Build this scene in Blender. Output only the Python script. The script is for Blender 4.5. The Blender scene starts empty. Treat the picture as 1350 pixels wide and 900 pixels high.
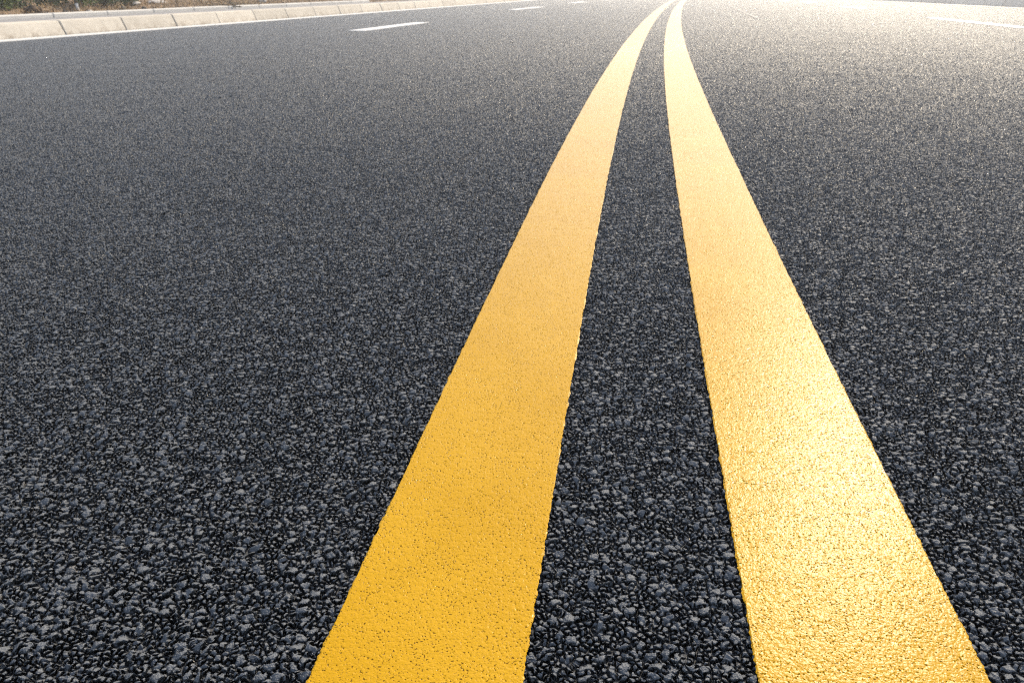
import bpy, bmesh, math, random
import numpy as np
from mathutils import Vector, Matrix
random.seed(7); rng = np.random.default_rng(11)
scn = bpy.context.scene; COL = scn.collection

# ------------------------------------------------------------------ camera geometry
F, HP, YH = 1050.0, .58, -20.0            # focal length in px of a 1350 px wide frame
TH = math.atan((450-YH)/F); H = HP*math.cos(TH)
def P(x, y, z=0.0):                       # where a sight line meets the level z
    hp = (H-z)/math.cos(TH); s = (y-YH)/hp; zc = F/s
    return Vector(((x-675)/s, (zc-(H-z)*math.sin(TH))/math.cos(TH), z))

# ------------------------------------------------------------------ helpers
def tag(o, label=None, cat=None, group=None, kind=None):
    if label: o['label'] = label
    if cat: o['category'] = cat
    if group: o['group'] = group
    if kind: o['kind'] = kind
    return o
def mesh_obj(name, verts, faces, mat=None, parent=None, smooth=False):
    me = bpy.data.meshes.new(name); me.from_pydata([tuple(v) for v in verts], [], faces); me.update()
    if mat: me.materials.append(mat)
    if smooth:
        me.polygons.foreach_set('use_smooth', [True]*len(me.polygons))
    o = bpy.data.objects.new(name, me); COL.objects.link(o)
    if parent: o.parent = parent
    return o
def empty(name, loc, rz=0):
    o = bpy.data.objects.new(name, None); COL.objects.link(o); o.location = loc; o.rotation_euler = (0, 0, rz)
    o.empty_display_size = .1
    return o

class T:                                   # tiny node-tree builder
    def __init__(s, nt): s.nt = nt; s.n = nt.nodes; s.l = nt.links
    def put(s, sock, v):
        if v is None: return
        if isinstance(v, bpy.types.NodeSocket): s.l.new(v, sock)
        else: sock.default_value = v
    def math(s, op, a, b=None, c=None, clamp=False):
        m = s.n.new('ShaderNodeMath'); m.operation = op; m.use_clamp = clamp
        s.put(m.inputs[0], a); s.put(m.inputs[1], b); s.put(m.inputs[2], c); return m.outputs[0]
    def vmath(s, op, a, b=None, scale=None):
        m = s.n.new('ShaderNodeVectorMath'); m.operation = op
        s.put(m.inputs[0], a); s.put(m.inputs[1], b)
        if scale is not None: s.put(m.inputs['Scale'], scale)
        return m.outputs['Value'] if op in ('DOT_PRODUCT', 'LENGTH', 'DISTANCE') else m.outputs[0]
    def rmap(s, v, a, b, c, d, kind='LINEAR'):
        m = s.n.new('ShaderNodeMapRange'); m.interpolation_type = kind
        for i, q in enumerate((v, a, b, c, d)): s.put(m.inputs[i], q)
        return m.outputs[0]
    def mix(s, f, a, b, mode='MIX'):
        m = s.n.new('ShaderNodeMix'); m.data_type = 'RGBA'; m.blend_type = mode
        s.put(m.inputs[0], f); s.put(m.inputs[6], a); s.put(m.inputs[7], b); return m.outputs[2]
    def noise(s, vec, scale, detail=2, rough=.5, dim='3D'):
        m = s.n.new('ShaderNodeTexNoise'); m.noise_dimensions = dim
        s.put(m.inputs['Vector'], vec); m.inputs['Scale'].default_value = scale
        m.inputs['Detail'].default_value = detail; m.inputs['Roughness'].default_value = rough; return m
    def voro(s, vec, scale, feat='F1', rnd=1.0, dim='2D'):
        m = s.n.new('ShaderNodeTexVoronoi'); m.voronoi_dimensions = dim; m.feature = feat
        s.put(m.inputs['Vector'], vec); m.inputs['Scale'].default_value = scale
        m.inputs['Randomness'].default_value = rnd; return m
    def sep(s, v):
        m = s.n.new('ShaderNodeSeparateXYZ'); s.put(m.inputs[0], v); return m.outputs
    def comb(s, x, y, z):
        m = s.n.new('ShaderNodeCombineXYZ'); s.put(m.inputs[0], x); s.put(m.inputs[1], y); s.put(m.inputs[2], z); return m.outputs[0]
    def bump(s, h, dist, strength=1.0, normal=None):
        m = s.n.new('ShaderNodeBump'); m.inputs['Strength'].default_value = strength
        m.inputs['Distance'].default_value = dist; s.put(m.inputs['Height'], h)
        if normal is not None: s.put(m.inputs['Normal'], normal)
        return m.outputs[0]
def material(name):
    m = bpy.data.materials.new(name); m.use_nodes = True
    t = T(m.node_tree); b = t.n['Principled BSDF']
    return m, t, b
def simple(name, col, rough=.7, var=.25, scale=20, bump=.0, spec=.4, rnd=.0):
    m, t, b = material(name)
    tc = t.n.new('ShaderNodeTexCoord').outputs['Object']
    nz = t.noise(tc, scale, 5, .6)
    dark = tuple(c*(1-var) for c in col)+(1,); lite = tuple(min(1, c*(1+var)) for c in col)+(1,)
    c = t.mix(t.rmap(nz.outputs[0], .3, .7, 0, 1), dark, lite)
    if rnd:
        oi = t.n.new('ShaderNodeObjectInfo')
        hs = t.n.new('ShaderNodeHueSaturation'); t.put(hs.inputs['Color'], c)
        t.put(hs.inputs['Value'], t.rmap(oi.outputs['Random'], 0, 1, 1-rnd, 1+rnd)); c = hs.outputs[0]
    t.put(b.inputs['Base Color'], c); b.inputs['Roughness'].default_value = rough
    b.inputs['Specular IOR Level'].default_value = spec
    if bump: t.put(b.inputs['Normal'], t.bump(nz.outputs[0], bump, .8))
    return m

# ------------------------------------------------------------------ asphalt stones (height field shared by road and paint)
def stones(t):
    """height 0..1 of the stones at this spot, and colours telling the stones apart"""
    g = t.n.new('ShaderNodeNewGeometry').outputs['Position']
    x, y, _ = t.sep(g); p = t.comb(x, y, 0.0)
    w = t.noise(p, 170, 2, .55, '2D')
    wv = t.vmath('SUBTRACT', w.outputs['Color'], (.5, .5, .5))
    pw = t.vmath('ADD', p, t.vmath('SCALE', wv, scale=.0045))
    def layer(scale, rim, tilt, off):
        q = t.vmath('ADD', pw, off)
        f1 = t.voro(q, scale); ed = t.voro(q, scale, 'DISTANCE_TO_EDGE')
        c = t.sep(f1.outputs['Color'])
        d = t.vmath('SUBTRACT', t.vmath('SCALE', q, scale=scale), t.vmath('SCALE', f1.outputs['Position'], scale=scale))
        dx, dy, _z = t.sep(d)
        tl = t.math('ADD', t.math('MULTIPLY', dx, t.math('SUBTRACT', c[1], .5)), t.math('MULTIPLY', dy, t.math('SUBTRACT', c[2], .5)))
        dome = t.rmap(ed.outputs['Distance'], 0.0, rim, 0, 1, 'SMOOTHSTEP')
        top = t.math('ADD', t.math('MULTIPLY_ADD', c[0], .5, .5), t.math('MULTIPLY', tl, tilt))
        rnd = t.math('MULTIPLY', t.math('POWER', f1.outputs['Distance'], 2.0), .62)
        return t.math('MULTIPLY', dome, t.math('SUBTRACT', top, rnd)), c
    hb, cb = layer(88, .26, 1.1, (0, 0, 0))
    hs, cs = layer(172, .26, 1.0, (3.3, 1.7, 0))
    keep = t.rmap(cb[1], .38, .46, 0, 1)                     # a good third of the large stones is missing: small ones fill in
    hb = t.math('MULTIPLY', hb, keep)
    hs2 = t.math('MULTIPLY', hs, .74)
    h = t.math('MAXIMUM', hb, hs2)
    rough = t.noise(p, 380, 2, .6, '2D')                     # broken faces of the single stones
    h = t.math('ADD', h, t.math('MULTIPLY', t.math('SUBTRACT', rough.outputs[0], .5), t.rmap(h, .05, .4, 0, .13)))
    isb = t.math('GREATER_THAN', hb, hs2)
    rid = t.math('ADD', t.math('MULTIPLY', isb, cb[2]), t.math('MULTIPLY', t.math('SUBTRACT', 1.0, isb), cs[2]))
    return h, rid, p
AMP = .0064
def displace(m, t, hgt):
    d = t.n.new('ShaderNodeDisplacement'); d.inputs['Midlevel'].default_value = 0; d.inputs['Scale'].default_value = 1
    t.put(d.inputs['Height'], hgt)
    t.l.new(d.outputs[0], t.n['Material Output'].inputs['Displacement'])
    m.displacement_method = 'BOTH'

def mat_asphalt():
    m, t, b = material('asphalt')
    h, rid, p = stones(t)
    fine = t.noise(p, 900, 3, .6, '2D')
    big = t.noise(p, .55, 4, .6, '2D'); mid = t.noise(p, 7, 3, .6, '2D')
    col = t.mix(t.math('POWER', rid, 1.6), (.122, .137, .160, 1), (.176, .193, .220, 1))
    pale = t.rmap(rid, .99, .995, 0, .6)
    col = t.mix(pale, col, (.26, .24, .21, 1))
    col = t.mix(t.rmap(h, .04, .26, .7, 0), col, (.010, .010, .011, 1))   # bitumen in the gaps between stones
    col = t.mix(t.rmap(big.outputs[0], .3, .7, 0, .25), col, (.16, .167, .178, 1))
    t.put(b.inputs['Base Color'], col)
    r = t.rmap(t.math('MULTIPLY_ADD', fine.outputs[0], .5, t.math('MULTIPLY', rid, .5)), .25, .8, .36, .62)
    t.put(b.inputs['Roughness'], r); b.inputs['Specular IOR Level'].default_value = .14; b.inputs['Coat Weight'].default_value = .09; b.inputs['Coat Roughness'].default_value = .16
    t.put(b.inputs['Normal'], t.bump(fine.outputs[0], .0016, .8))
    hh = t.math('MULTIPLY', t.math('SUBTRACT', t.math('ADD', h, t.math('MULTIPLY', mid.outputs[0], .12)), 1.0), AMP)
    displace(m, t, hh); return m

def mat_yellow():
    m, t, b = material('yellow_thermoplastic')
    h, rid, p = stones(t)
    fine = t.noise(p, 420, 3, .6, '2D'); mid = t.noise(p, 7, 3, .6, '2D'); lump = t.noise(p, 210, 2, .5, '2D')
    big = t.noise(p, 5, 4, .6, '2D')
    pit = t.math('MULTIPLY', t.rmap(h, .35, .2, .25, 1), t.rmap(t.noise(p, 520, 1, .5, '2D').outputs[0], .645, .69, 0, 1))
    base = t.mix(t.rmap(big.outputs[0], .35, .65, 0, 1), (.505, .288, .009, 1), (.545, .317, .014, 1))
    base = t.mix(t.rmap(fine.outputs[0], .35, .7, 0, .35), base, (.41, .215, .011, 1))
    col = t.mix(t.math('MULTIPLY', pit, .8), base, (.15, .085, .025, 1))
    t.put(b.inputs['Base Color'], col)
    t.put(b.inputs['Roughness'], t.rmap(lump.outputs[0], .3, .7, .24, .29)); b.inputs['Specular IOR Level'].default_value = .075
    t.put(b.inputs['Normal'], t.bump(fine.outputs[0], .0004, .4))
    asp = t.math('SUBTRACT', t.math('ADD', h, t.math('MULTIPLY', mid.outputs[0], .12)), 1.0)
    lev = t.math('MULTIPLY_ADD', asp, .016, t.math('MULTIPLY_ADD', lump.outputs[0], .028, .02))
    top = t.math('MAXIMUM', lev, t.math('ADD', asp, -.10))
    top = t.math('SUBTRACT', top, t.math('MULTIPLY', pit, .07))
    displace(m, t, t.math('MULTIPLY', top, AMP)); return m

def mat_white():
    m, t, b = material('white_road_paint')
    g = t.n.new('ShaderNodeNewGeometry').outputs['Position']
    a = t.noise(g, 60, 3, .6)
    t.put(b.inputs['Base Color'], t.mix(t.rmap(a.outputs[0], .3, .7, 0, 1), (.62, .62, .62, 1), (.76, .76, .76, 1)))
    b.inputs['Roughness'].default_value = .5
    t.put(b.inputs['Normal'], t.bump(a.outputs[0], .002, .6)); return m
def mat_kerb(name, col, stain):
    m, t, b = material(name)
    tc = t.n.new('ShaderNodeTexCoord').outputs['Object']; oi = t.n.new('ShaderNodeObjectInfo')
    sh = t.vmath('ADD', tc, t.vmath('SCALE', (13.7, 5.1, 3.3), scale=t.math('MULTIPLY', oi.outputs['Random'], 9)))
    n1 = t.noise(sh, 5, 5, .65); n2 = t.noise(sh, 55, 4, .65); n3 = t.noise(sh, 11, 4, .7)
    z = t.sep(tc)[2]
    c = t.mix(t.rmap(n1.outputs[0], .3, .7, 0, 1), tuple(q*.88 for q in col)+(1,), tuple(q*1.08 for q in col)+(1,))
    c = t.mix(t.rmap(n2.outputs[0], .35, .75, 0, .25), c, tuple(q*.7 for q in col)+(1,))
    st = t.math('MULTIPLY', t.rmap(n3.outputs[0], .43, .62, 0, 1), t.rmap(z, .0, .10, 1, 0))
    c = t.mix(t.math('MULTIPLY', st, .55), c, stain+(1,))
    hs = t.n.new('ShaderNodeHueSaturation'); t.put(hs.inputs['Color'], c)
    t.put(hs.inputs['Value'], t.rmap(oi.outputs['Random'], 0, 1, .90, 1.08))
    t.put(b.inputs['Base Color'], hs.outputs[0]); b.inputs['Roughness'].default_value = .85
    b.inputs['Specular IOR Level'].default_value = .25
    t.put(b.inputs['Normal'], t.bump(n2.outputs[0], .004, .6)); return m

M_ASP, M_YEL, M_WHT = mat_asphalt(), mat_yellow(), mat_white()
M_KERB = mat_kerb('cream_kerb_concrete', (.57, .53, .465), (.15, .10, .06))
M_BLOCK = mat_kerb('grey_block_concrete', (.68, .65, .60), (.20, .16, .13))
M_EDGE = mat_kerb('pale_edging_concrete', (.62, .61, .59), (.2, .17, .14))
M_PAVE = simple('grey_paving', (.27, .27, .28), .85, .25, 14, .004, .25)
M_MORT = simple('dark_joint_grit', (.10, .08, .065), .95, .4, 60, .004, .1)

# ------------------------------------------------------------------ lines of the road, in metres
T_ROWS = """0 884.4 893 898 907
10 867.4 880.4 888 901
20 854.8 870.7 883.7 899
30 843 862.6 880.4 899.3
40 837 857 878.3 900.2
60 819.3 846.4 876.3 905.6
80 804.4 839.3 876 912.6
100 791.6 832.9 877 920
120 779.3 827.3 877.9 927.4
200 736.3 808 886.5 960.9
300 686 789 900.5 1011
450 613 762 924 1083
600 543.6 735.6 946.7 1157
750 474 712 973 1236.7
900 403 685.6 996.7 1311.7"""
rows = [list(map(float, l.split())) for l in T_ROWS.split('\n')]
OFF = np.array([-.281, -.099, .099, .295])
def wf(Y): return np.interp(Y, [.3, .6, 1.2, 2.5, 4.5, 8, 14, 30], [.978, .98, .992, 1.018, 1.032, 1.034, 1.025, 1.015])
def basis(Y):
    Y = np.asarray(Y, float); return np.stack([1+0*Y, Y, Y**2/(Y+2), Y**2/(Y+8), Y**2/(Y+40)], -1)
co = None
for it in range(4):                        # one smooth centre line for the surveyed edges of both stripes
    A, b_, W = [], [], []
    for r in rows:
        for k in range(4):
            q = P(r[1+k], r[0]); s = F/(q.y*math.cos(TH)+H*math.sin(TH))
            sl = .2 if co is None else float((basis(q.y+.01)-basis(q.y-.01))@co)/.02
            A.append(basis(q.y)); b_.append(q.x-OFF[k]*float(wf(q.y))*math.sqrt(1+sl*sl)); W.append(s)
    A, b_, W = np.array(A), np.array(b_), np.array(W)
    co = np.linalg.lstsq(np.vstack([A*W[:, None], np.eye(5)*1e-3]), np.concatenate([b_*W, np.zeros(5)]), rcond=None)[0]
def cx(Y): return basis(Y)@co
def cslope(Y): return (cx(np.asarray(Y)+.01)-cx(np.asarray(Y)-.01))/.02

JL0, JL20 = P(88, 46.3), P(675, 2.2)       # left kerb foot: the first and the twenty-first joint
DL = (JL20-JL0).normalized(); LL = (JL20-JL0).length/20
NL = Vector((-DL.y, DL.x, 0))              # away from the road
JR0, JR5 = P(1348.3, 10.7), P(1231.7, 4.95)
DR = (JR5-JR0).normalized(); LR = (JR5-JR0).length/5
NR = Vector((DR.y, -DR.x, 0))
def xl(Y): return JL0.x+(Y-JL0.y)*DL.x/DL.y
def xr(Y): return JR0.x+(Y-JR0.y)*DR.x/DR.y

# ------------------------------------------------------------------ ground and road
def grid(name, us, vs, fn, mat, smooth=False):
    V = [fn(u, v) for v in vs for u in us]; nu = len(us)
    Fc = [(j*nu+i, j*nu+i+1, (j+1)*nu+i+1, (j+1)*nu+i) for j in range(len(vs)-1) for i in range(nu-1)]
    return mesh_obj(name, V, Fc, mat, smooth=smooth)
M_SOIL = simple('brown_soil', (.22, .16, .11), .95, .45, 6, .03, .15)
g = mesh_obj('ground', [(-900, -900, -.35), (900, -900, -.35), (900, 900, -.35), (-900, 900, -.35)], [(0, 1, 2, 3)], M_SOIL)
tag(g, kind='structure')
ys = [-1.2]
while ys[-1] < 70: ys.append(ys[-1]+max(.18, abs(ys[-1])*.09))
road = grid('road', list(np.linspace(0, 1, 49)), ys,
            lambda u, v: (xl(v)-.03+(xr(v)+.06-xl(v))*u, v, 0), M_ASP)
tag(road, kind='structure')
def adaptive(o):
    md = o.modifiers.new('dice', 'SUBSURF'); md.subdivision_type = 'SIMPLE'; md.levels = 0; md.render_levels = 1
    o.cycles.use_adaptive_subdivision = True; o.cycles.dicing_rate = .8
adaptive(road)

# ------------------------------------------------------------------ painted markings
def stripe(name, a, b, label):
    """ribbon between two offsets from the centre line; its edges are ragged because the paint ran between the stones"""
    Y = [.0]
    while Y[-1] < 62: Y.append(Y[-1]+max(.0022, Y[-1]*.0035))
    Y = np.array(Y); sl = cslope(Y); n = np.sqrt(1+sl*sl)
    def rag():
        k = rng.normal(0, 1, len(Y)); k2 = np.convolve(rng.normal(0, 1, len(Y)), np.ones(5)/5, 'same')*2
        return (k*.6+k2*.9)*.0006
    cols = []
    fr = [0, .007, .25, .5, .75, .993, 1]
    ra, rb = rag(), rag()
    for f in fr:
        o = a+(b-a)*f
        X = cx(Y)+o*wf(Y)*n
        if f == 0: X = X+ra
        if f == 1: X = X+rb
        z = np.full(len(Y), .0009)
        if f in (0, 1): z -= .0009
        cols.append(np.stack([X, Y, z], -1))
    V = np.stack(cols, 1).reshape(-1, 3); k = len(fr)
    Fc = [(j*k+i, j*k+i+1, (j+1)*k+i+1, (j+1)*k+i) for j in range(len(Y)-1) for i in range(k-1)]
    o = mesh_obj(name, V, Fc, M_YEL); adaptive(o)
    return tag(o, label, 'road marking', 'double yellow centre lines')
stripe('yellow_line', OFF[0], OFF[1], 'left stripe of the double yellow centre line, evenly matte orange yellow')
stripe('yellow_line', OFF[2], OFF[3], 'right stripe of the double yellow centre line, with the white sun glint on it')

def slab(name, pts, thick, mat, z0=-.004):
    """a closed low slab over a polygon"""
    n = len(pts); V = [(p[0], p[1], thick) for p in pts]+[(p[0], p[1], z0) for p in pts]
    Fc = [tuple(range(n)), tuple(range(2*n-1, n-1, -1))]+[(i, n+i, n+(i+1) % n, (i+1) % n) for i in range(n)]
    Fc = [f for f in Fc]
    o = mesh_obj(name, V, Fc, mat)
    bm = bmesh.new(); bm.from_mesh(o.data); bmesh.ops.recalc_face_normals(bm, faces=bm.faces); bm.to_mesh(o.data); bm.free()
    return o
def dash(a, b, w, label, mat=None, group='white lane dashes', name='lane_dash', cat='road marking'):
    A_, B_ = P(*a), P(*b); d = (B_-A_).normalized(); nn = Vector((-d.y, d.x, 0))
    def edge(s):
        q = []
        for i in range(41):
            f = i/40 if s > 0 else 1-i/40
            q.append(A_+(B_-A_)*f+nn*(s*w/2+random.uniform(-.004, .004)))
        return q
    pts = edge(-1)[::-1]+edge(1)[::-1]
    o = slab(name, pts, .0035, mat or M_WHT)
    return tag(o, label, cat, group)
dash((470, 41.0), (556, 30.0), .23, 'nearest white lane dash on the left half of the road')
dash((675, 13.3), (713, 9.5), .23, 'second white lane dash left of the yellow lines, right beyond the nearest one')
dash((753, 4.6), (771, 2.6), .23, 'third white lane dash left of the yellow lines, small and far')
dash((795, .5), (803, -.4), .23, 'farthest white lane dash left of the yellow lines, at the top photo edge')
dash((1350, 36.9), (1231, 24.2), .23, 'nearest white lane dash on the right, running to the right photo edge')
dash((1140, 11.5), (1107, 8.9), .23, 'second white lane dash on the right, below the grey blocks')
dash((1076, 4.0), (1056, 2.5), .23, 'third white lane dash on the right, small and far')
dash((1041, .9), (1027, -.3), .23, 'farthest white lane dash on the right, at the top photo edge')
M_FAINT = simple('worn_paint_trace', (.34, .34, .34), .8, .3, 30, .002)
dash((1092, 9.4), (1062, 6.2), .12, 'faint worn dash trace just left of the second right lane dash', M_FAINT, 'faint paint traces', 'faint_mark')
dash((1001, 25.5), (972, 13.0), .05, 'nearer part of a faint pale crease right of the yellow lines', M_FAINT, 'faint paint traces', 'faint_mark')
dash((972, 13.0), (944, .5), .05, 'farther part of a faint pale crease right of the yellow lines', M_FAINT, 'faint paint traces', 'faint_mark')
def edge_line(o0, d, n, a, b, s0, s1, label):
    L = np.linspace(s0, s1, 60); q = []
    for s in L: q.append(o0+d*s+n*(a+random.uniform(-.004, .004)))
    for s in L[::-1]: q.append(o0+d*s+n*(b+random.uniform(-.004, .004)))
    return tag(slab('edge_line', q, .0035, M_WHT), label, 'road marking', 'white edge lines')
edge_line(JL0, DL, NL, -.28, -.02, -6, 45, 'white edge line along the foot of the cream kerb on the left')
edge_line(JR0, DR, NR, -.30, -.02, -8, 40, 'white edge line along the foot of the grey blocks on the right')

# ------------------------------------------------------------------ kerb stones
def block_mesh(name, prof, length, mat):
    """profile (away from road, up) swept along the stone; chamfered ends; foot of the face at x = 0"""
    n = len(prof); cu = sum(p[0] for p in prof)/n; cz = sum(p[1] for p in prof)/n
    V = []; ch = .008
    for xx, sh in ((0, 1), (ch, 0), (length*.34, 0), (length*.67, 0), (length-ch, 0), (length, 1)):
        for u, z in prof:
            if sh:
                du, dz = cu-u, cz-z; L = math.hypot(du, dz); u += du/L*ch; z += dz/L*ch
            V.append((xx, u, z))
    Fc = []
    for k in range(5):
        for i in range(n):
            j = (i+1) % n; Fc.append((k*n+i, k*n+j, (k+1)*n+j, (k+1)*n+i))
    Fc += [tuple(range(n))[::-1], tuple(range(5*n, 6*n))]
    me = bpy.data.meshes.new(name); me.from_pydata(V, [], Fc); me.materials.append(mat)
    bm = bmesh.new(); bm.from_mesh(me); bmesh.ops.recalc_face_normals(bm, faces=bm.faces); bm.to_mesh(me); bm.free()
    return me
def joint_mesh(prof, x0, x1, mat, inset=.009):
    cu = sum(p[0] for p in prof)/len(prof)
    q = [(u+(inset if u < cu else -inset), z-inset) for u, z in prof]
    n = len(q); V = [(x0, u, z) for u, z in q]+[(x1, u, z) for u, z in q]
    me = bpy.data.meshes.new('mortar_joint')
    me.from_pydata(V, [], [(i, (i+1) % n, n+(i+1) % n, n+i) for i in range(n)]+[tuple(range(n))[::-1], tuple(range(n, 2*n))]); me.materials.append(mat)
    bm = bmesh.new(); bm.from_mesh(me); bmesh.ops.recalc_face_normals(bm, faces=bm.faces); bm.to_mesh(me); bm.free()
    return me
def row(name, me, o0, d, n, off, spacing, ids, labels, cat, group, z=0, joint=None):
    for i, lab in zip(ids, labels):
        o = bpy.data.objects.new(name, me); COL.objects.link(o)
        p = o0+d*(i*spacing)+n*(off+random.uniform(-.004, .004))
        M_ = Matrix.Identity(4)
        M_.col[0][:3] = d; M_.col[1][:3] = n; M_.col[2][:3] = (0, 0, 1); M_.col[3][:3] = (p.x, p.y, z+random.uniform(-.002, .002))
        if d.cross(n).z < 0: M_.col[2][:3] = (0, 0, 1)
        o.matrix_world = M_ @ Matrix.Rotation(math.radians(random.uniform(-.25, .25)), 4, 'Z')
        tag(o, lab, cat, group)
        if joint:
            j = bpy.data.objects.new('mortar_joint', joint); COL.objects.link(j); j.parent = o
ORD = ['first', 'second', 'third', 'fourth', 'fifth', 'sixth', 'seventh', 'eighth', 'ninth', 'tenth', 'eleventh', 'twelfth', 'thirteenth', 'fourteenth', 'fifteenth', 'sixteenth', 'seventeenth', 'eighteenth', 'nineteenth', 'twentieth', 'twenty-first', 'twenty-second', 'twenty-third', 'twenty-fourth', 'twenty-fifth']
pf = [(.0, -.06), (.0, .006), (.050, .132), (.058, .147), (.078, .154), (.25, .156), (.262, .149), (.264, -.06)]
kerb_me = block_mesh('kerb_stone', pf, LL-.012, M_KERB)
kerb_joint = joint_mesh(pf, LL-.0115, LL-.0005, M_MORT)
ids = list(range(-1, 23))
labs = ['cream kerb stone beside the left edge line, cut by the left photo edge']+[
    'cream kerb stone beside the left edge line, %s from the left photo edge' % ORD[k] for k in range(1, len(ids))]
row('kerb_stone', kerb_me, JL0, DL, NL, 0, LL, ids, labs, 'kerb stone', 'cream kerb stones along the left roadside', joint=kerb_joint)
pr = [(.0, -.06), (.0, .01), (.10, .36), (.115, .385), (.14, .395), (.30, .395), (.32, .38), (.33, -.06)]
block_me = block_mesh('concrete_block', pr, LR-.034, M_BLOCK)
block_joint = joint_mesh(pr, LR-.033, LR-.001, simple('brown_joint_grit', (.16, .11, .08), .95, .4, 60, .004, .1), .014)
idr = list(range(-1, 13))
labr = ['grey concrete barrier block on the right roadside, cut by the right photo edge']+[
    'grey concrete barrier block on the right roadside, %s from the right photo edge' % ORD[k] for k in range(1, len(idr))]
row('concrete_block', block_me, JR0, DR, NR, 0, LR, idr, labr, 'barrier block', 'grey barrier blocks along the right roadside', joint=block_joint)
# the rows run on past the picture's edges
row('kerb_stone', kerb_me, JL0, DL, NL, 0, LL, [-4, -3, -2], ['cream kerb stone beyond the left photo edge']*3, 'kerb stone', 'cream kerb stones along the left roadside', joint=kerb_joint)
row('concrete_block', block_me, JR0, DR, NR, 0, LR, [-5, -4, -3, -2], ['grey concrete barrier block beyond the right photo edge']*4, 'barrier block', 'grey barrier blocks along the right roadside', joint=block_joint)
# paving strip and edging behind the left kerb
PV = [(.27, .128), (1.02, .120)]
pav = grid('pavement', [0, 1], list(np.arange(-5, 34, .5)), lambda u, s: tuple(JL0+DL*s+NL*(.27+.76*u)+Vector((0, 0, .148-.006*u))), M_PAVE)
tag(pav, kind='structure')
pe = [(.0, -.1), (.0, .180), (.012, .192), (.14, .194), (.152, .182), (.154, -.1)]
edge_me = block_mesh('edging_stone', pe, .985, M_EDGE)
ide = list(range(-2, 11))
labe = ['pale edging stone behind the grey paving strip, cut by the left photo edge']+[
    'pale edging stone behind the grey paving strip, %s from the left photo edge' % ORD[k] for k in range(1, len(ide))]
row('edging_stone', edge_me, JL0, DL, NL, 1.035, 1.0, ide, labe, 'edging stone', 'pale edging stones behind the paving strip')
row('edging_stone', edge_me, JL0, DL, NL, 1.035, 1.0, [-5, -4, -3], ['pale edging stone beyond the left photo edge']*3, 'edging stone', 'pale edging stones behind the paving strip')

# ------------------------------------------------------------------ the dirt bank on the left
from mathutils import noise as mn
def bank_z(s, u):
    p = Vector((s, u, 0))
    z = .12+.16*(1-math.exp(-max(0, u-1.19)/.55))+.10*max(0, u-2.2)
    z += .055*mn.noise(p*1.3)+.04*mn.noise(p*3.7)+.022*mn.noise(p*9)+.012*mn.noise(p*21)
    return z
def W(s, u, dz=0): return JL0+DL*s+NL*u+Vector((0, 0, bank_z(s, u)+dz))
bank = grid('dirt_bank', list(np.concatenate([np.arange(1.185, 3.2, .045), np.arange(3.2, 14, .6)])), list(np.arange(-9, 34, .07)),
            lambda u, s: tuple(W(s, u)), M_SOIL, True)
tag(bank, kind='structure')

def pt_to_bank(x, y):                      # where the sight line through a pixel reaches the bank
    d = (P(x, y)-Vector((0, 0, H))).normalized(); o_ = Vector((0, 0, H))
    k = 4.0
    while k < 60:
        q = o_+d*k; r_ = q-JL0; s = r_.dot(DL); u = r_.dot(NL)
        if u > 1.2 and q.z < bank_z(s, u): return s, u
        k += .02
    return s, u

def blades(name, n, place, lmin, lmax, w, mat, kind='stuff', lean=1.0):
    V, Fc = [], []
    for _ in range(n):
        s, u = place(); b0 = W(s, u, -.01); L = random.uniform(lmin, lmax)
        a = random.uniform(0, 6.283); d = Vector((math.cos(a), math.sin(a), 0))
        sd = Vector((-d.y, d.x, 0))*w*random.uniform(.6, 1.3)
        lz = random.uniform(.25, 1.0)/lean; k = len(V)
        p1 = b0+Vector((0, 0, L*.5*lz))+d*L*.25; p2 = b0+Vector((0, 0, L*.7*lz))+d*L*.75
        V += [b0-sd, b0+sd, p1+sd*.7, p1-sd*.7, p2]; Fc += [(k, k+1, k+2, k+3), (k+3, k+2, k+4)]
    o = mesh_obj(name, V, Fc, mat); tag(o, kind=kind); return o
M_STRAW = simple('dry_straw', (.46, .33, .18), .8, .4, 9, 0, .2)
M_STRAW2 = simple('dark_dead_grass', (.13, .085, .05), .85, .4, 9, 0, .2)
M_LEAF = simple('green_leaf', (.065, .095, .030), .55, .5, 5, 0, .4)
M_LEAF2 = simple('light_green_leaf', (.15, .19, .055), .55, .4, 5, 0, .4)
M_BARK = simple('dark_twig_bark', (.05, .038, .028), .85, .4, 30, 0, .2)
blades('dry_grass', 9000, lambda: (random.uniform(-4, 20), 1.22+abs(random.gauss(0, .55))), .05, .20, .005, M_STRAW)
blades('dead_grass', 3500, lambda: (random.uniform(-4, 20), 1.22+abs(random.gauss(0, .7))), .05, .22, .006, M_STRAW2)

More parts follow.
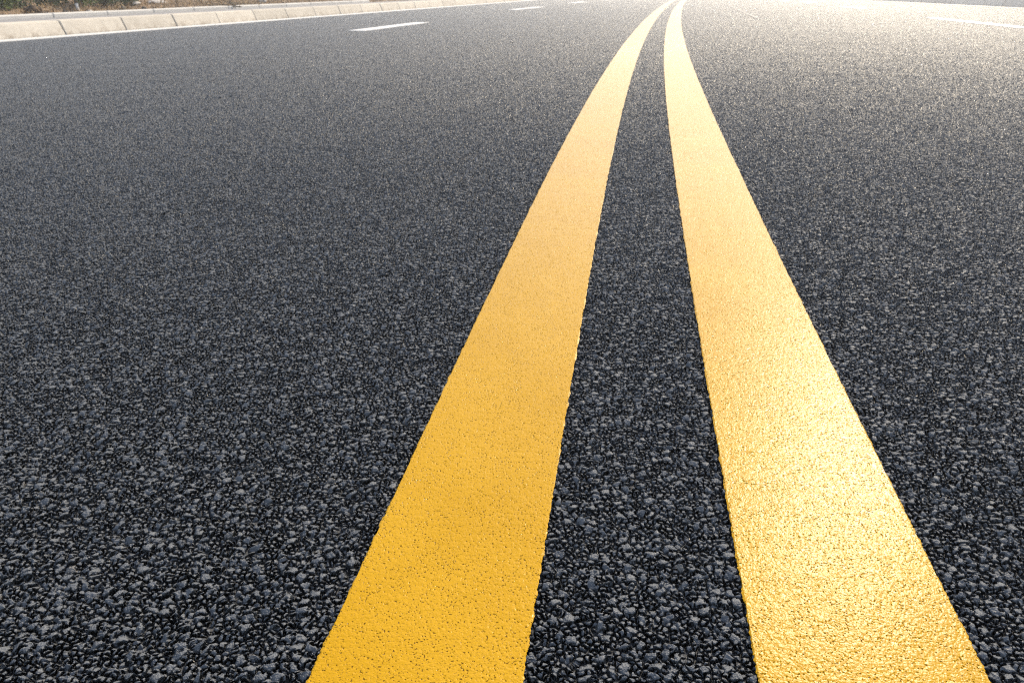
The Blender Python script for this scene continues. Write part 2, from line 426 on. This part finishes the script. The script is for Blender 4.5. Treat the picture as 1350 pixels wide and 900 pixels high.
def tube(V, Fc, a, b, r0, r1, k=6):
    d = (b-a).normalized(); x = d.orthogonal().normalized(); y = d.cross(x); n0 = len(V)
    for c, r in ((a, r0), (b, r1)):
        for i in range(k):
            t_ = 6.2832*i/k; V.append(c+x*(r*math.cos(t_))+y*(r*math.sin(t_)))
    for i in range(k): Fc.append((n0+i, n0+(i+1) % k, n0+k+(i+1) % k, n0+k+i))
    Fc.append(tuple(range(n0+k, n0+2*k))); Fc.append(tuple(range(n0+k-1, n0-1, -1)))
def shrub(px, py, w, hgt, n, label, lm, size=.03, name='shrub'):
    s, u = pt_to_bank(px, py); b0 = W(s, u, -.02)
    t = empty(name, b0)
    V, Fc = [], []; tips = []
    for i in range(9):
        a = random.uniform(0, 6.283); e = Vector((math.cos(a)*w*random.uniform(.2, .9), math.sin(a)*w*random.uniform(.2, .9), hgt*random.uniform(.4, 1)))
        m_ = e*.5+Vector((random.uniform(-.04, .04), random.uniform(-.04, .04), hgt*.12))
        tube(V, Fc, Vector((0, 0, 0)), m_, .007, .005); tube(V, Fc, m_, e, .005, .002); tips += [m_, e, (m_+e)/2]
    mesh_obj('stem', V, Fc, M_BARK, t)
    V, Fc = [], []
    for i in range(n):
        c = random.choice(tips)+Vector((random.gauss(0, w*.22), random.gauss(0, w*.22), random.gauss(-hgt*.1, hgt*.18)))
        c.z = max(c.z, random.uniform(.0, .08))
        d = Vector((random.gauss(0, 1), random.gauss(0, 1), random.gauss(0, .6))).normalized(); x = d.orthogonal().normalized()*random.uniform(.25, .4)
        L = size*random.uniform(.6, 1.4); k = len(V)
        V += [c-d*L*.5, c+x*L, c+d*L*.6, c-x*L]; Fc.append((k, k+1, k+2, k+3))
    mesh_obj('foliage', V, Fc, lm, t)
    return tag(t, label, 'shrub', 'shrubs on the dirt bank')
shrub(6, 13, .22, .42, 700, 'light green leafy plant on the dirt bank in the top left photo corner', M_LEAF2, .05)
shrub(30, 11, .30, .5, 1500, 'dark shrub on the dirt bank, right beside the corner plant', M_LEAF, .035)
shrub(66, 9, .30, .5, 1500, 'dark green shrub on the dirt bank just left of the leaning stake', M_LEAF, .04)
shrub(108, 8, .24, .4, 900, 'yellowish green shrub just right of the leaning stake', M_LEAF2, .04)
shrub(138, 8, .30, .4, 1400, 'dark shrub between the yellowish green shrub and the pale debris', M_LEAF, .04)
shrub(170, 5, .25, .35, 900, 'low dark shrub behind the pale debris on the bank', M_LEAF, .04)

# leaning stake
b0 = P(105.5, 18.5, .15); top = b0+Vector((-.16, .10, .62))
V, Fc = [], []; md = b0+(top-b0)*.22; tube(V, Fc, b0-Vector((0, 0, .1)), md, .022, .021, 8)
st = empty('stake', b0)
for v in V: v -= b0
mesh_obj('white_band', V, Fc, simple('white_stake_paint', (.72, .71, .70), .6, .15, 20), st)
V, Fc = [], []; tube(V, Fc, md, top, .021, .019, 8)
for v in V: v -= b0
mesh_obj('shaft', V, Fc, M_BARK, st)
tag(st, 'thin leaning stake with white foot and dark shaft behind the edging stones', 'stake')

# stones and debris on the bank
def rock(name, px, py, sx, sy, sz, mat, label, cat, group):
    s, u = pt_to_bank(px, py); c = W(s, u, sz*.25)
    bm = bmesh.new(); bmesh.ops.create_icosphere(bm, subdivisions=3, radius=1)
    sd = Vector((random.random()*50, 3, 7))
    for v in bm.verts:
        n_ = mn.noise(v.co*1.4+sd)*.35+mn.noise(v.co*4+sd)*.12
        v.co = Vector((v.co.x*sx, v.co.y*sy, v.co.z*sz))*(1+n_)
    me = bpy.data.meshes.new(name); bm.to_mesh(me); bm.free(); me.materials.append(mat)
    o = bpy.data.objects.new(name, me); COL.objects.link(o); o.location = c; o.rotation_euler = (0, 0, math.atan2(DL.y, DL.x)+random.uniform(-.3, .3))
    return tag(o, label, cat, group)
M_PALE = simple('pale_rubble', (.50, .48, .46), .85, .3, 20, .01)
M_DARKR = simple('dark_stone', (.06, .055, .055), .8, .4, 25, .01)
rock('rubble', 205, 4.5, .20, .10, .035, M_PALE, 'long pale slab of rubble on the brown bank', 'rubble', 'pale rubble on the bank')
rock('rubble', 180, 6, .09, .05, .03, M_PALE, 'small pale rubble piece left of the long slab', 'rubble', 'pale rubble on the bank')
rock('rubble', 346, 2.5, .12, .08, .05, M_PALE, 'pale rubble piece behind the fallen branches', 'rubble', 'pale rubble on the bank')
rock('rubble', 118, 16.5, .05, .04, .025, M_PALE, 'tiny pale stone right of the foot of the stake', 'rubble', 'pale rubble on the bank')
rock('dark_stone', 88, 18, .05, .04, .035, M_DARKR, 'small dark stone left of the stake foot', 'stone', 'dark stones behind the edging')
rock('dark_stone', 163, 13.5, .06, .04, .04, M_DARKR, 'dark stone behind the edging, between stake and pale slab', 'stone', 'dark stones behind the edging')
rock('dark_stone', 190, 12.5, .05, .04, .03, M_DARKR, 'dark stone just below the long pale slab', 'stone', 'dark stones behind the edging')
rock('dirt_clod', 45, 17, .12, .10, .07, simple('dark_clod', (.07, .045, .03), .95, .4, 20, .02), 'dark clod of earth behind the edging at the far left', 'dirt clod', None)

# fallen dead branches lying over the paving strip
def branch(px, py, L, label, n=7):
    b0 = P(px, py, .15); t = empty('dead_branch', b0); V, Fc = [], []
    a0 = random.uniform(2.4, 3.0)
    for i in range(n):
        a = a0+random.gauss(0, .45); p = Vector((random.uniform(-.25, .25), random.uniform(-.12, .12), random.uniform(.0, .04)))
        for k in range(4):
            d = Vector((math.cos(a), math.sin(a)*.8, random.uniform(-.02, .22)))
            q = p+d*L/4; q.z = max(q.z, .012); r = .011*(1-k*.2)*random.uniform(.6, 1.2)
            tube(V, Fc, p, q, r, r*.8, 5)
            if random.random() < .8:
                e = q+Vector((random.uniform(-.12, .12), random.uniform(-.1, .1), random.uniform(.02, .14))); tube(V, Fc, q, e, r*.6, .002, 4)
            p = q; a += random.gauss(0, .2)
    mesh_obj('twigs', V, Fc, M_BARK, t)
    V, Fc = [], []
    for i in range(60):
        c = Vector((random.gauss(-.2, .3), random.gauss(0, .15), random.uniform(.01, .12)))
        d = Vector((random.gauss(0, 1), random.gauss(0, 1), random.gauss(0, .6))).normalized(); x = d.orthogonal().normalized()*.35; l_ = random.uniform(.02, .06); k = len(V)
        V += [c-d*l_*.5, c+x*l_, c+d*l_*.6, c-x*l_]; Fc.append((k, k+1, k+2, k+3))
    mesh_obj('withered_leaves', V, Fc, M_STRAW, t)
    return tag(t, label, 'branch', 'fallen dead branches')
branch(303, 11.5, .7, 'nearest fallen dead branch lying across the paving strip')
branch(326, 9.5, .8, 'fallen dead branch across the paving, right behind the nearest one')
branch(345, 4, .8, 'farthest fallen dead branch, behind the other two on the bank')

# ------------------------------------------------------------------ light
AZ, EL = math.radians(27), math.radians(35)
sd = Vector((math.sin(AZ)*math.cos(EL), math.cos(AZ)*math.cos(EL), math.sin(EL)))
sun = bpy.data.lights.new('sun', 'SUN'); sun.energy = 3.9; sun.angle = math.radians(.53); sun.color = (1, .83, .59)
so = bpy.data.objects.new('sun', sun); COL.objects.link(so); so.rotation_euler = sd.to_track_quat('Z', 'Y').to_euler(); so.location = sd*50
w = bpy.data.worlds.new('World'); scn.world = w; w.use_nodes = True; nt = w.node_tree
sky = nt.nodes.new('ShaderNodeTexSky'); sky.sky_type = 'NISHITA'; sky.sun_disc = False
sky.sun_elevation = EL; sky.sun_rotation = AZ; sky.air_density = 1.0; sky.dust_density = 1.5
hz = nt.nodes.new('ShaderNodeHueSaturation'); hz.inputs['Saturation'].default_value = .65      # a pale hazy sky
nt.links.new(sky.outputs[0], hz.inputs['Color']); nt.links.new(hz.outputs[0], nt.nodes['Background'].inputs['Color']); nt.nodes['Background'].inputs['Strength'].default_value = .15

# added haze standing in for lens glow: far things pale, warmer towards the sun
hv = [(x, y, z) for z in (-1.4, 2.6) for x, y in ((-905, -905), (905, -905), (905, 905), (-905, 905))]
M_HAZE = bpy.data.materials.new('haze'); M_HAZE.use_nodes = True; hn = M_HAZE.node_tree
hn.nodes.remove(hn.nodes['Principled BSDF'])
pv = hn.nodes.new('ShaderNodeVolumePrincipled'); pv.inputs['Density'].default_value = .006; pv.inputs['Anisotropy'].default_value = .65
pv.inputs['Color'].default_value = (.96, .96, .97, 1)
hn.links.new(pv.outputs[0], hn.nodes['Material Output'].inputs['Volume'])
hz_o = mesh_obj('haze', hv, [(3, 2, 1, 0), (4, 5, 6, 7), (0, 1, 5, 4), (1, 2, 6, 5), (2, 3, 7, 6), (3, 0, 4, 7)], M_HAZE)
tag(hz_o, kind='stuff')

# ------------------------------------------------------------------ camera and render
cam = bpy.data.cameras.new('camera'); co_ = bpy.data.objects.new('camera', cam); COL.objects.link(co_)
cam.sensor_width = 36; cam.lens = 36*F/1350; cam.clip_end = 3000; cam.clip_start = .02
co_.location = (0, 0, H); co_.rotation_euler = (math.pi/2-TH, 0, 0); scn.camera = co_
cam.dof.use_dof = True; cam.dof.focus_distance = .95; cam.dof.aperture_fstop = 16
scn.render.engine = 'CYCLES'; scn.cycles.feature_set = 'EXPERIMENTAL'
scn.cycles.use_denoising = False
scn.cycles.max_bounces = 6; scn.cycles.filter_width = 1.05
scn.view_settings.view_transform = 'Standard'; scn.view_settings.look = 'None'; scn.view_settings.gamma = 1
scn.view_settings.use_curve_mapping = False; scn.view_settings.exposure = .55
